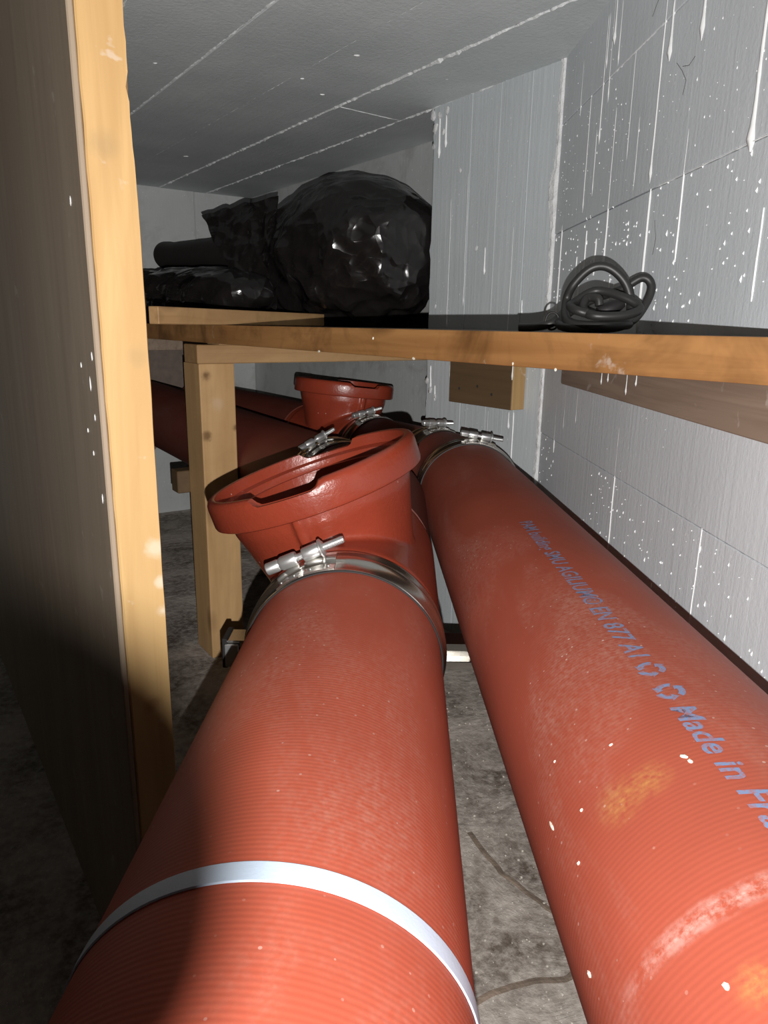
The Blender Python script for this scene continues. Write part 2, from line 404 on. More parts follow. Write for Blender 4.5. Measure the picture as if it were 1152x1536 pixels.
# ceiling: slab with the imprint of the formwork boards, each its own strip
ceiling = single('ceiling', ROOM, (0, 0, ZC), bbox((-1.4, -1.6, ZC + 0.004), (1.75, 3.25, ZC + 0.10)), MAT['ceil'], kind='structure')
seams = [-1.4, -0.97, -0.77, -0.575, -0.375, -0.18, 0.02, 0.22, 0.417, 0.617, 0.815, 1.006, 1.200, 1.402]
for i, (a, b) in enumerate(zip(seams, seams[1:])):
    dz = (0.0, 0.0025, 0.001, 0.0035, 0.0005, 0.002)[i % 6]
    part('formwork_board', bbox((a + 0.001, -1.6, ZC - 0.001 - dz), (b - 0.001, 3.06, ZC + 0.006), 0.0012), MAT['ceil'], ceiling)
def ridge_bm(p0, p1, w, h, seed, n=46, down=Vector((0, 0, -1)), side=Vector((1, 0, 0))):
    """a ragged raised line of concrete fins along a seam"""
    b = bmesh.new(); p0, p1 = Vector(p0), Vector(p1); rows = []
    for i in range(n + 1):
        p = p0.lerp(p1, i / n); k = 0.5 + 0.9 * abs(noise.noise(Vector((i * 0.55, seed, 0)))) + 0.6 * noise.noise(Vector((i * 0.13, seed + 9, 0)))
        k = max(0.12, k); o = side * (w * 0.6 * noise.noise(Vector((i * 0.7, seed + 3, 1))))
        k *= 0.55 + 0.9 * abs(noise.noise(Vector((i * 1.9, seed + 5, 2))))
        rows.append([b.verts.new(p + o - side * w * k), b.verts.new(p + o + down * h * k), b.verts.new(p + o + side * w * k), b.verts.new(p + o - down * 0.004)])
    for A, B in zip(rows, rows[1:]):
        for j in range(4): b.faces.new((A[j], A[(j + 1) % 4], B[(j + 1) % 4], B[j]))
    b.faces.new(rows[0]); b.faces.new(list(reversed(rows[-1])))
    bmesh.ops.recalc_face_normals(b, faces=b.faces[:]); return b
for i, v in enumerate(seams[7:-1]):
    part('seam_ridge', ridge_bm((v, 0.6, ZC - 0.002), (v, 3.05, ZC - 0.002), 0.0034 if v < 1 else 0.0065, 0.003 if v < 1 else 0.006, i * 3.3, 260), MAT['ridge'], ceiling)
part('seam_ridge', ridge_bm((1.008, 1.674, ZC - 0.003), (1.196, 1.684, ZC - 0.003), 0.002, 0.003, 77, 20, side=Vector((0, 1, 0))), MAT['ridge'], ceiling)
for i, (v, u, l, w) in enumerate([(0.667, 1.267, 0.018, 0.004), (0.69, 1.70, 0.014, 0.003), (0.72, 1.75, 0.012, 0.002), (0.86, 1.36, 0.02, 0.003), (0.84, 1.55, 0.012, 0.003), (0.93, 1.62, 0.014, 0.002), (1.09, 1.36, 0.016, 0.003), (0.76, 2.2, 0.03, 0.003), (0.90, 2.45, 0.025, 0.003), (0.55, 1.65, 0.012, 0.003)]):
    b = crumb_bm(0.005, w / 0.005, l / 0.005 * 0.5, 0.35, i * 7)
    a = rng.uniform(0.8, 1.4)
    bmesh.ops.rotate(b, verts=b.verts, cent=(0, 0, 0), matrix=Matrix.Rotation(a, 3, 'Z'))
    for vv in b.verts: vv.co += Vector((v, u, ZC - 0.002))
    part('paint_chip', b, MAT['drip'], ceiling)

# right wall: formwork boards of painted concrete along the wall
wall_right = single('wall_right', WALL, (NWALL, 0, ZF), bbox((NWALL + 0.006, -1.9, ZF), (NWALL + 0.14, 1.62, ZC)), MAT['wall_r'], kind='structure')
zs = [ZF, -0.640, -0.432, -0.225, -0.018, 0.189, 0.396, ZC]
for i, (a, b) in enumerate(zip(zs, zs[1:])):
    d = (0.0, 0.0012, 0.0004, 0.0016, 0.0, 0.001, 0.0014)[i]
    part('formwork_board', bbox((NWALL - d, -1.9, a + 0.0008), (NWALL + 0.008, 1.603, b - 0.0008), 0.0009), MAT['wall_r'], wall_right)
side_y, out = Vector((0, 0, 1)), Vector((-1, 0, 0))
part('seam_ridge', ridge_bm((NWALL - 0.001, 0.45, 0.189), (NWALL - 0.001, 1.05, 0.189), 0.0016, 0.002, 5, 60, out, side_y), MAT['drip'], wall_right)
part('seam_ridge', ridge_bm((NWALL - 0.001, 1.08, 0.396), (NWALL - 0.001, 1.30, 0.396), 0.0016, 0.002, 8, 30, out, side_y), MAT['drip'], wall_right)
part('seam_ridge', ridge_bm((NWALL - 0.001, 0.5, -0.225), (NWALL - 0.001, 1.55, -0.225), 0.0010, 0.0012, 11, 90, out, side_y), MAT['wall_r'], wall_right)
def drip_bm(x, y, z1, z0, w, seed, lean=0.0):
    """a run of paint down a wall: thin trail, swelling into a bead at the foot"""
    b = bmesh.new(); n = max(8, int((z1 - z0) / 0.012)); rows = []
    for i in range(n + 1):
        t = i / n; z = z1 + (z0 - z1) * t
        k = 0.30 + 0.25 * abs(noise.noise(Vector((i * 0.5, seed, 0)))) + 0.25 * t + 0.55 * math.exp(-((t - 0.965) * (z1 - z0) / (w * 2.2)) ** 2)
        if i == n: k = 0.15
        if i == 0: k = 0.12
        c = y + lean * t + 0.0016 * noise.noise(Vector((i * 0.3, seed + 4, 0)))
        rows.append([b.verts.new((x + 0.001, c - w * k, z)), b.verts.new((x - w * 0.45 * k, c - w * k * 0.5, z)), b.verts.new((x - w * 0.45 * k, c + w * k * 0.5, z)), b.verts.new((x + 0.001, c + w * k, z))])
    for A, B in zip(rows, rows[1:]):
        for j in range(3): b.faces.new((A[j], B[j], B[j + 1], A[j + 1]))
    bmesh.ops.recalc_face_normals(b, faces=b.faces[:]); return b
drips = [(1.330, 0.50, 0.304, .0050), (1.322, 0.50, 0.415, .0050), (1.300, 0.52, 0.36, .0036), (1.290, 0.515, 0.440, .0075), (1.262, 0.50, 0.40, .0050), (1.345, 0.33, 0.225, .0034), (1.182, 0.44, 0.25, .0022),
         (1.076, 0.50, 0.198, .0052), (1.05, 0.42, 0.341, .0075), (1.070, 0.190, -0.005, .0056), (0.955, 0.45, 0.333, .0078), (0.803, 0.36, 0.180, .0080), (1.395, 0.40, 0.205, .0036), (1.25, 0.34, 0.10, .0034),
         (1.36, 0.17, 0.10, .0036), (0.963, 0.24, 0.085, .0024), (1.41, 0.13, 0.02, .0040), (1.385, 0.12, 0.05, .0036), (1.30, 0.15, 0.09, .0040), (1.21, 0.08, 0.0, .0040),
         (1.330, -0.06, -0.178, .0040), (1.41, -0.06, -0.20, .0034), (1.10, -0.10, -0.45, .0040), (0.985, -0.10, -0.19, .0018), (0.80, -0.10, -0.46, .0016), (1.23, -0.10, -0.20, .0022), (1.47, -0.06, -0.25, .0034),
         (0.76, 0.12, 0.03, .0020), (1.14, 0.30, 0.20, .0022), (1.46, 0.48, 0.38, .0034), (1.53, 0.20, 0.02, .0050)]
for i, (y, z1, z0, w) in enumerate(drips):
    part('paint_drip', drip_bm(NWALL - 0.001, y, z1, z0, w * 0.9, i * 2.7), MAT['drip'], wall_right, smooth=True)
bm = bmesh.new()
for i in range(1500):                                  # splashes, too many and too small to count
    y = rng.uniform(0.45, 1.58); z = rng.uniform(-0.5, 0.5)
    if noise.noise(Vector((y * 3.1, z * 2.3, 2))) < -0.25: continue
    w = rng.choice((0.0004, 0.0005, 0.0005, 0.0007, 0.0007, 0.0010)); h = w * rng.uniform(1.2, 7)
    x = NWALL - 0.0014
    p = [bm.verts.new(q) for q in ((x + 0.002, y - w, z), (x + 0.002, y, z - h), (x + 0.002, y + w, z), (x + 0.002, y, z + h), (x - w * 0.6, y, z - h * 0.3))]
    for a, b in ((0, 1), (1, 2), (2, 3), (3, 0)): bm.faces.new((p[a], p[b], p[4]))
bmesh.ops.recalc_face_normals(bm, faces=bm.faces[:])
tag(part('paint_splash', bm, MAT['drip'], wall_right), kind='stuff')
bm = bmesh.new()                                      # cobweb threads and hairline cracks high on the wall
for pts in ([(1.11, 0.50), (1.13, 0.46), (1.10, 0.44), (1.125, 0.42)], [(1.02, 0.33), (1.0, 0.315), (0.985, 0.30), (0.99, 0.285)], [(1.0, 0.32), (0.98, 0.315), (0.965, 0.32)], [(1.04, 0.145), (1.03, 0.12), (1.035, 0.10)]):
    tube(bm, [Vector((NWALL - 0.0022, y, z)) for y, z, _ in [(*p, 0) for p in pts]], 0.00028, 5)
part('cobweb_thread', bm, MAT['dark'], wall_right)

# back wall: the short projecting stretch that faces the camera
wall_back = single('wall_back', ROOM, (VB, U1, ZF), bbox((VB + 0.004, U0 - 0.12, ZF), (VR + 0.1, U1 - 0.004, ZC)), MAT['wall_b'], kind='structure')
us = [U0 - 0.02, 1.205, 1.300, 1.395, 1.470, U1]
for i, (a, b) in enumerate(zip(us, us[1:])):
    d = (0.0, 0.0012, 0.0004, 0.0010, 0.0)[i]
    bm = bbox((VB - d, a + 0.0004, ZF), (VB + 0.01, b - 0.0004, ZC), 0.0007)
    if i == 4:                                        # broken arris on its free corner
        bm.free(); bm = bmesh.new(); rows = []
        for k in range(61):
            z = ZF + (ZC - ZF) * k / 60
            j = -0.003 + 0.013 * noise.noise(Vector((k * 0.5, 3, 0))) - 0.020 * math.exp(-((z - 0.46) / 0.07) ** 2) * abs(noise.noise(Vector((k, 8, 0))))
            rows.append([bm.verts.new((VB, a + 0.0004, z)), bm.verts.new((VB, b - 0.006 + j, z)), bm.verts.new((VB + 0.006 - 0.3 * j, b + j * 0.4, z)), bm.verts.new((VB + 0.012, b, z)), bm.verts.new((VB + 0.012, a + 0.0004, z))])
        for A, B in zip(rows, rows[1:]):
            for q in range(5): bm.faces.new((A[q], A[(q + 1) % 5], B[(q + 1) % 5], B[q]))
        bm.faces.new(rows[0]); bm.faces.new(rows[-1]); bmesh.ops.recalc_face_normals(bm, faces=bm.faces[:])
    part('formwork_board', bm, MAT['wall_b'], wall_back)
bm = bmesh.new(); rows = []                           # lumpy plaster squeezed into the corner with the right wall
for k in range(90):
    z = -0.42 + (ZC + 0.42) * k / 89
    w = 0.010 + 0.012 * abs(noise.noise(Vector((k * 0.23, 1, 0)))) + 0.016 * math.exp(-((z - 0.27) / 0.05) ** 2)
    h = 0.003 + 0.006 * abs(noise.noise(Vector((k * 0.6, 6, 0))))
    rows.append([bm.verts.new((VB + 0.002, U0 - 0.006, z)), bm.verts.new((VB - h * 1.2, U0 + w * 0.2, z)), bm.verts.new((VB - h, U0 + w * 0.75, z)), bm.verts.new((VB + 0.002, U0 + w, z))])
for A, B in zip(rows, rows[1:]):
    for q in range(3): bm.faces.new((A[q], A[q + 1], B[q + 1], B[q]))
bmesh.ops.recalc_face_normals(bm, faces=bm.faces[:])
part('plaster_bead', bm, MAT['plaster'], wall_back)
for i, (u, z1, z0, w) in enumerate([(1.515, 0.50, 0.40, .006), (1.49, 0.49, 0.42, .005), (1.46, 0.30, 0.0, .0022), (1.40, 0.35, 0.05, .0018), (1.33, 0.18, 0.12, .004), (1.24, 0.22, -0.02, .0022), (1.20, 0.06, 0.03, .0022), (1.52, -0.10, -0.16, .004), (1.50, -0.15, -0.19, .004), (1.44, -0.06, -0.13, .003), (1.29, -0.19, -0.30, .002), (1.205, -0.19, -0.36, .003), (1.22, -0.19, -0.23, .005)]):
    part('paint_drip', drip_bm(VB - 0.001, u, z1, z0, w, 40 + i * 1.9), MAT['drip'], wall_back, smooth=True)

for i, (u, z, q) in enumerate([(1.53, 0.47, .012), (1.515, 0.495, .010), (1.50, 0.455, .009), (1.535, 0.43, .009), (1.485, 0.50, .008), (1.54, 0.50, .012), (1.52, -0.165, .011), (1.535, -0.14, .009), (1.50, -0.18, .008), (1.51, 0.05, .006), (1.43, 0.36, .006), (1.36, 0.18, .006)]):
    b = crumb_bm(q, 0.35, 1.0, 1.3, i * 4)
    for v in b.verts: v.co += Vector((VB - 0.001, u, z))
    part('plaster_lump', b, MAT['plaster'], wall_back, 60)

# recess behind it, the far end wall and the walls out of view
wall_rear = single('wall_rear', ROOM, (VR, 2.3, ZF), bbox((VR, U1 - 0.1, ZF), (VR + 0.12, UE + 0.15, ZC)), MAT['wall_d'], kind='structure')
part('plaster_patch', bbox((VR - 0.006, 1.72, -0.75), (VR + 0.01, 1.86, -0.02), 0.003), MAT['wall_d'], wall_rear)
wall_far = single('wall_far', ROOM, (1.0, UE, ZF), bbox((-1.3, UE + 0.004, ZF), (VR + 0.05, UE + 0.14, ZC)), MAT['wall_e'], kind='structure')
vs = [-1.3, -0.55, -0.1, 0.32, 0.74, 1.150, VR]
for i, (a, b) in enumerate(zip(vs, vs[1:])):
    part('formwork_board', bbox((a + 0.002, UE - (0.0, 0.003, 0.001)[i % 3], ZF), (b - 0.002, UE + 0.01, ZC), 0.002), MAT['wall_e'], wall_far)
bm = bmesh.new()                                      # flat brown patch with a jagged lower edge, laid on the end wall
pts = [(0.60, -0.10), (1.10, -0.10), (1.08, -0.43), (1.04, -0.45), (1.01, -0.41), (0.99, -0.43), (0.97, -0.49), (0.955, -0.46), (0.94, -0.51), (0.92, -0.53), (0.905, -0.50), (0.89, -0.54), (0.86, -0.55), (0.80, -0.60), (0.60, -0.60)]
prism(bm, pts, 0, 0.0008)
for v in bm.verts: v.co = Vector((v.co.x, UE - 0.0032 - v.co.z, v.co.y))
part('jagged_patch', bm, m_plain('brown_patch', (0.15, 0.115, 0.095), 0.8, var=0.2), wall_far)
wall_left = single('wall_left', ROOM, (-1.3, 0, ZF), bbox((-1.4, -1.6, ZF), (-1.3, UE, ZC)), MAT['wall_e'], kind='structure')

# ------------------------------------------------------------------ pipes
class PF:                                             # frame of a pipe: local y along its axis, z up
    def __init__(s, org, yaw, pitch, roll=0.0):
        s.m = Matrix.Translation(Vector(org)) @ Matrix.Rotation(-yaw, 4, 'Z') @ Matrix.Rotation(pitch, 4, 'X') @ Matrix.Rotation(roll, 4, 'Y')
def put(o, m): o.matrix_world = m; ORG[o.name] = Vector((0, 0, 0)); return o
def pipe_root(name, m, *a, **k):
    o = bpy.data.objects.new(name, None); o.empty_display_size = 0.05; COL.objects.link(o); put(o, m); return tag(o, *a, **k)
RP, RI = 0.105, 0.099
def pipe_bm(y0, y1, seg=96, n=14):
    b = bmesh.new(); ys = [y0 + (y1 - y0) * i / n for i in range(n + 1)]
    return lathe(b, [(RP, y) for y in ys] + [(RI, y1), (RI, y0)], 'Y', seg, close=True)
LEFT = PF((-0.0608, 0, -0.3551), 0.0282, 0.0062).m
RIGHT = PF((0.2235, 0, -0.3286), -0.0304, -0.0069).m
left_pipe = pipe_root('drain_pipe', LEFT, 'near red cast iron drain pipe with a pale strap around it, left of the two', 'pipe')
part('barrel', pipe_bm(-0.45, 0.735), MAT['pipe_l'], left_pipe, 35, local=True)
right_pipe = pipe_root('drain_pipe', RIGHT, 'long dusty red drain pipe with blue printed lettering beside the white wall', 'pipe')
part('barrel', pipe_bm(-0.45, 1.495), MAT['pipe_r'], right_pipe, 35, local=True)

# lettering printed along the right pipe, reading towards the camera
def wrap(bm, s0, ang0, r):
    """flat lettering (x along the reading direction, y up) laid on the pipe's surface"""
    ys = [v.co.y for v in bm.verts]; lo, hi = min(ys), max(ys); k = lo + 0.002
    while k < hi:
        bmesh.ops.bisect_plane(bm, geom=bm.verts[:] + bm.edges[:] + bm.faces[:], plane_co=(0, k, 0), plane_no=(0, 1, 0)); k += 0.002
    for v in bm.verts:
        a = R(ang0) + v.co.y / r
        v.co = Vector((r * math.sin(a), s0 - v.co.x, r * math.cos(a)))
    return bm
def text_bm(body, size, shear=0.22, stretch=1.0):
    cu = bpy.data.curves.new('lettering', 'FONT'); cu.body = body; cu.size = size; cu.shear = shear; cu.resolution_u = 3; cu.space_character = 1.02; cu.offset = size * 0.02
    o = bpy.data.objects.new('lettering', cu); COL.objects.link(o)
    dg = bpy.context.evaluated_depsgraph_get(); me = bpy.data.meshes.new_from_object(o.evaluated_get(dg))
    b = bmesh.new(); b.from_mesh(me)
    bpy.data.objects.remove(o); bpy.data.curves.remove(cu); bpy.data.meshes.remove(me)
    w = max(v.co.x for v in b.verts)
    return b, w
def fit_x(b, w, target):
    for v in b.verts: v.co.x *= target / w
    return b
BASE = -16.0
b, w = text_bm('PAM building SMU AGILIUM\u00ae EN 877 A1', 0.0205)
part('printed_lettering', wrap(fit_x(b, w, 0.385), 0.862, BASE, RP + 0.0004), MAT['print'], right_pipe, local=True)
b, w = text_bm('Made in France', 0.0205)
part('printed_lettering', wrap(fit_x(b, w, 0.150), 0.410, BASE, RP + 0.0004), MAT['print'], right_pipe, local=True)
def recycle_bm(r, tw):
    """a ring of three chasing arrows"""
    b = bmesh.new()
    for k in range(3):
        a0 = k * 2 * PI / 3 + 0.15; n = 8; span = 1.25
        inn = [b.verts.new(((r - tw) * math.cos(a0 + span * i / n), (r - tw) * math.sin(a0 + span * i / n), 0)) for i in range(n + 1)]
        ou = [b.verts.new(((r + tw * .6) * math.cos(a0 + span * i / n), (r + tw * .6) * math.sin(a0 + span * i / n), 0)) for i in range(n + 1)]
        for i in range(n): b.faces.new((inn[i], ou[i], ou[i + 1], inn[i + 1]))
        a = a0 + span
        t = [b.verts.new((q * math.cos(e), q * math.sin(e), 0)) for q, e in ((r - tw * 1.7, a), (r + tw * 1.4, a), (r - tw * 0.1, a + 0.62))]
        b.faces.new(t)
    bmesh.ops.rotate(b, verts=b.verts, cent=(0, 0, 0), matrix=Matrix.Rotation(0.5, 3, 'Z'))
    for v in b.verts: v.co += Vector((0, 0.0075, 0))
    return b
for s0 in (0.459, 0.427):
    part('printed_symbol', wrap(recycle_bm(0.0082, 0.0026), s0, BASE, RP + 0.0004), MAT['print'], right_pipe, local=True)
# crumbs of plaster stuck on the right pipe
for i, (s, a, l) in enumerate([(0.395, -75.9, 3.2), (0.362, -22.5, 1.6), (0.356, -21.6, 1.1), (0.303, -85.1, 1.3), (0.236, -45.4, 1.3), (0.375, -60, 0.7), (0.43, -62, 0.5), (0.40, -40, 0.5), (0.35, -70, 0.5)]):
    b = crumb_bm(0.0022, 0.8, l, 0.6, i * 3)
    bmesh.ops.rotate(b, verts=b.verts, cent=(0, 0, 0), matrix=Matrix.Rotation(0.6 if i == 1 else 0.1, 3, 'Z'))
    bmesh.ops.rotate(b, verts=b.verts, cent=(0, 0, 0), matrix=Matrix.Rotation(R(a), 3, 'Y'))
    for v in b.verts: v.co += Vector((RP * math.sin(R(a)), s, RP * math.cos(R(a))))
    part('plaster_crumb', b, MAT['crumb'], right_pipe, local=True)

# the pale strap round the near pipe
bm = lathe(bmesh.new(), [(RP + 0.0003, 0.2775), (RP + 0.0012, 0.2780), (RP + 0.0014, 0.2835), (RP + 0.0012, 0.2898), (RP + 0.0003, 0.2903)], 'Y', 120, close=True)
o = bpy.data.objects.new('strap', mesh_of('strap', bm, MAT['strap'], 40)); COL.objects.link(o); put(o, LEFT)
tag(o, 'pale bluish white strap wound tightly around the near red pipe', 'strap')

# couplings: stainless band over a rubber sleeve, drawn together by a bolt
def make_coupling(m, label):
    t = pipe_root('pipe_coupling', m, label, 'clamp', 'steel couplings on the red pipes')
    part('rubber_sleeve', lathe(bmesh.new(), [(0.1053, -0.0005), (0.1068, -0.0005), (0.1068, 0.0605), (0.1053, 0.0605)], 'Y', 96, close=True), MAT['rubber'], t, 30, local=True)
    prof = [(0.1071, 0.0), (0.1079, 0.0006), (0.1079, 0.019), (0.1100, 0.022), (0.1118, 0.026), (0.1118, 0.031), (0.1098, 0.034), (0.1092, 0.042), (0.1112, 0.046), (0.1112, 0.051), (0.1079, 0.054), (0.1079, 0.0594), (0.1071, 0.060)]
    part('band', lathe(bmesh.new(), prof, 'Y', 128, close=True), MAT['steel'], t, 40, local=True)
    for a0, a1 in ((-40, -25.5), (-22.5, -5)):                           # lug plates spot-welded on the band, either side of the gap
        bm = lathe(bmesh.new(), [(0.1080, 0.0025), (0.1092, 0.0025), (0.1094, 0.0180), (0.1120, 0.0225), (0.1140, 0.0270), (0.1140, 0.0400), (0.1080, 0.0400)], 'Y', 10, R(a0), R(a1), close=True)
        lug = part('lug_plate', bm, MAT['steel'], t, 25, local=True)
        bm = bmesh.new()
        for f in (0.22, 0.80):
            a = R(a0 + (a1 - a0) * f)
            lathe(bm, [(0.0, 0.0), (0.0013, 0.0), (0.0011, 0.0007), (0.0, 0.001)], 'Z', 10, matrix=Matrix.Translation((0.1093 * math.sin(a), 0.010, 0.1093 * math.cos(a))) @ Matrix.Rotation(a, 4, 'Y'))
        part('spot_weld', bm, MAT['zinc'], lug, 40, local=True)
    am = R(-24.0)                                                        # bolt lies along the tangent at the gap
    B = Matrix.Rotation(am, 4, 'Y') @ Matrix.Translation((0, 0.0325, 0.1205))
    for s in (-1, 1):                                                    # barrel ends of the lugs
        bm = lathe(bmesh.new(), [(0.0042, s * 0.004), (0.0072, s * 0.004), (0.0078, s * 0.006), (0.0078, s * 0.021), (0.0066, s * 0.0235), (0.0042, s * 0.0235)], 'X', 20, matrix=B, close=True)
        part('barrel_nut', bm, MAT['zinc'], t, 35, local=True)
    bm = bmesh.new(); prof = [(0.0, -0.041), (0.0030, -0.041), (0.0032, -0.0385), (0.0064, -0.0385), (0.0070, -0.0375), (0.0070, -0.0260), (0.0064, -0.0245), (0.0040, -0.0245), (0.0040, 0.0245)]
    # socket head with a recess, then the shank
    prof = [(0.0, -0.0345), (0.0034, -0.0345), (0.0034, -0.0395), (0.0060, -0.0395), (0.0068, -0.0385), (0.0068, -0.0260), (0.0060, -0.0240), (0.0040, -0.0240), (0.0040, 0.0275)]
    k = 0.0280
    while k < 0.0500: prof += [(0.0043, k), (0.0037, k + 0.0006)]; k += 0.00125
    prof += [(0.0034, 0.0512), (0.0, 0.0512)]
    bolt = part('bolt', lathe(bm, prof, 'X', 20, matrix=B), MAT['zinc'], t, 30, local=True)
    bm = lathe(bmesh.new(), [(0.0042, 0.0236), (0.0098, 0.0236), (0.0102, 0.0242), (0.0102, 0.0258), (0.0086, 0.0264), (0.0066, 0.0280), (0.0042, 0.0280)], 'X', 24, matrix=B, close=True)
    part('flange_nut', bm, MAT['zinc'], t, 30, local=True)
    return t

# tee with an upright socket, cast in one piece
def bake(o):
    dg = bpy.context.evaluated_depsgraph_get(); me = bpy.data.meshes.new_from_object(o.evaluated_get(dg)); return me
def tee_body_mesh():
    b = bmesh.new()
    lathe(b, [(0.1046, 0.0), (0.1042, 0.026), (0.1085, 0.033), (0.1085, 0.307), (0.1042, 0.314), (0.1046, 0.340)], 'Y', 72)
    lathe(b, [(0.070, -0.06), (0.090, 0.02), (0.103, 0.075), (0.112, 0.110), (0.1195, 0.135), (0.1205, 0.1600)], 'Z', 72, at=(0, 0.170, 0))
    for a in (-0.0, 0.085):                                              # casting ribs on the front of the neck
        x = a - 0.012
        g = bmesh.ops.create_cube(b, size=1.0)['verts']
        for v in g: v.co = Vector((x + v.co.x * 0.012, 0.0565 + v.co.y * 0.020 + (0.006 if v.co.z < 0 else -0.005), 0.125 + v.co.z * 0.07))
        break
    me = bpy.data.meshes.new('tee'); b.to_mesh(me); b.free()
    o = bpy.data.objects.new('tee_tmp', me); COL.objects.link(o)
    md = o.modifiers.new('r', 'REMESH'); md.mode = 'VOXEL'; md.voxel_size = 0.0030
    md = o.modifiers.new('s', 'SMOOTH'); md.factor = 0.6; md.iterations = 9
    cut = bmesh.new()
    lathe(cut, [(0.060, -0.02), (0.074, 0.02), (0.087, 0.075), (0.097, 0.110), (0.1065, 0.135), (0.1065, 0.20)], 'Z', 64, at=(0, 0.170, 0))
    me2 = bpy.data.meshes.new('cut'); cut.to_mesh(me2); cut.free()
    oc = bpy.data.objects.new('cut_tmp', me2); COL.objects.link(oc)
    md = o.modifiers.new('b', 'BOOLEAN'); md.object = oc; md.operation = 'DIFFERENCE'; md.solver = 'EXACT'
    me3 = bake(o)
    bpy.data.objects.remove(o); bpy.data.objects.remove(oc)
    me3.name = 'body'; me3.materials.clear(); me3.materials.append(MAT['cast']); me3.shade_smooth(); me3.set_sharp_from_angle(angle=R(40))
    return me3
def rim_bm():
    """socket rim: fat rounded collar with an inner ledge broken by two bayonet notches"""
    b = bmesh.new(); n = 144; rows = []
    for i in range(n):
        a = 2 * PI * i / n
        d1 = (a - R(-96) + PI) % (2 * PI) - PI; d2 = (a - R(86) + PI) % (2 * PI) - PI
        d = min(abs(d1), abs(d2)); k = 1 / (1 + math.exp((d - R(17)) / R(0.8)))      # 1 inside a notch
        prof = [(0.1190, 0.1480), (0.1360, 0.1492), (0.1382, 0.1505), (0.1392, 0.1535), (0.1392, 0.1700), (0.1392, 0.1765), (0.1385, 0.1815), (0.1365, 0.1852), (0.1335, 0.1870), (0.1290, 0.1870), (0.1274, 0.1860),
                (0.1268, 0.1720), (0.1175, 0.1690), (0.1165, 0.1600), (0.1105, 0.1530), (0.1075, 0.1500)]
        prof = [(q, min(h, 0.187 - 0.0105 * k - (0.0015 if h > 0.186 else 0) * k)) for q, h in prof]
        rows.append([b.verts.new((r * math.cos(a), 0.170 + r * math.sin(a), h)) for r, h in prof])
    m = len(rows[0])
    for i in range(n):
        A, B = rows[i], rows[(i + 1) % n]
        for j in range(m): b.faces.new((A[j], B[j], B[(j + 1) % m], A[(j + 1) % m]))
    bmesh.ops.recalc_face_normals(b, faces=b.faces[:]); return b
TEE = tee_body_mesh()
def make_tee(m, label):
    t = pipe_root('pipe_tee', m, label, 'pipe fitting', 'cast tee fittings with open sockets')
    o = bpy.data.objects.new('body', TEE); COL.objects.link(o); o.parent = t
    part('socket_rim', rim_bm(), MAT['cast'], t, 38, local=True)
    return t
def bend_bm(l0, l1, turn):
    """straight, then an arc to the left by 'turn', then straight; local start at origin along +y"""
    pts = [Vector((0, l0 * i / 4, 0)) for i in range(4)]; rad = 0.16
    for i in range(13):
        a = turn * i / 12; pts.append(Vector((-rad * (1 - math.cos(a)), l0 + rad * math.sin(a), 0)))
    e = pts[-1]; d = Vector((-math.sin(turn), math.cos(turn), 0))
    pts += [e + d * l1 * i / 3 for i in (1, 2, 3)]
    return tube(bmesh.new(), pts, 0.1050, 56), pts[-1], d
def add_bend(m, l0, l1, turn, label):
    b, end, d = bend_bm(l0, l1, turn)
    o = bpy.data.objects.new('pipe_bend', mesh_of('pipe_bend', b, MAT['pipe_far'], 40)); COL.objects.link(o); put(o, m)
    tag(o, label, 'pipe fitting')
    return m @ end, (m.to_3x3() @ d)
def along(p, d, roll=0.0, lift=0.0):
    d = Vector(d).normalized(); yaw = math.atan2(d.x, d.y)
    return PF(p, yaw, math.asin(d.z) + lift, roll).m

# left line: pipe, coupling, tee, coupling, bend, coupling, run along the back
ROLL_T = R(-19.3)
make_coupling(LEFT @ Matrix.Translation((0, 0.700, 0)), 'steel clamp at the near end of the large open socket fitting')
make_tee(LEFT @ Matrix.Translation((0, 0.738, 0)) @ Matrix.Rotation(ROLL_T, 4, 'Y'), 'large glossy red tee with open notched socket tilted left, on the near pipe')
E_ = LEFT @ Matrix.Translation((0, 1.081, 0))
pos, d = add_bend(E_, 0.272, 0.10, R(36.3), 'dark red pipe bend behind the large open socket')
def run(pos, d, length, name, label, lift, y0=0.0):
    m = along(pos, d, lift=lift)
    t = pipe_root(name, m, label, 'pipe')
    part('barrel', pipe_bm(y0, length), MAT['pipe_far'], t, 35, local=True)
    return m
mL = along(pos, d, lift=0.022)
make_coupling(mL @ Matrix.Translation((0, -0.03, 0)), 'dull steel clamp just behind the rim of the large open socket')
run(pos, d, 1.32, 'drain_pipe', 'dark red pipe running behind the wooden post to the far left', 0.022, 0.002)

# right line
make_coupling(RIGHT @ Matrix.Translation((0, 1.462, 0)) @ Matrix.Rotation(R(33), 4, 'Y'), 'steel clamp with bolt at the far end of the lettered pipe')
E2 = RIGHT @ Matrix.Translation((0, 1.497, 0))
pos, d = add_bend(E2, 0.055, 0.06, R(33.0), 'dark red pipe bend in the corner beyond the lettered pipe')
mR = along(pos, d, lift=0.010)
make_coupling(mR @ Matrix.Translation((0, -0.03, 0)) @ Matrix.Rotation(R(28), 4, 'Y'), 'second steel clamp with bolt, just beyond the corner bend')
L2 = 0.26
run(pos, d, L2, 'drain_pipe', 'short dark red pipe between the corner bend and the far socket', 0.010, 0.002)
make_coupling(mR @ Matrix.Translation((0, L2 - 0.03, 0)) @ Matrix.Rotation(R(14), 4, 'Y'), 'steel clamp in front of the small far socket')
make_tee(mR @ Matrix.Translation((0, L2 + 0.002, 0)) @ Matrix.Rotation(R(6), 4, 'Y'), 'far red tee with upright socket under the shelf, smaller in view')
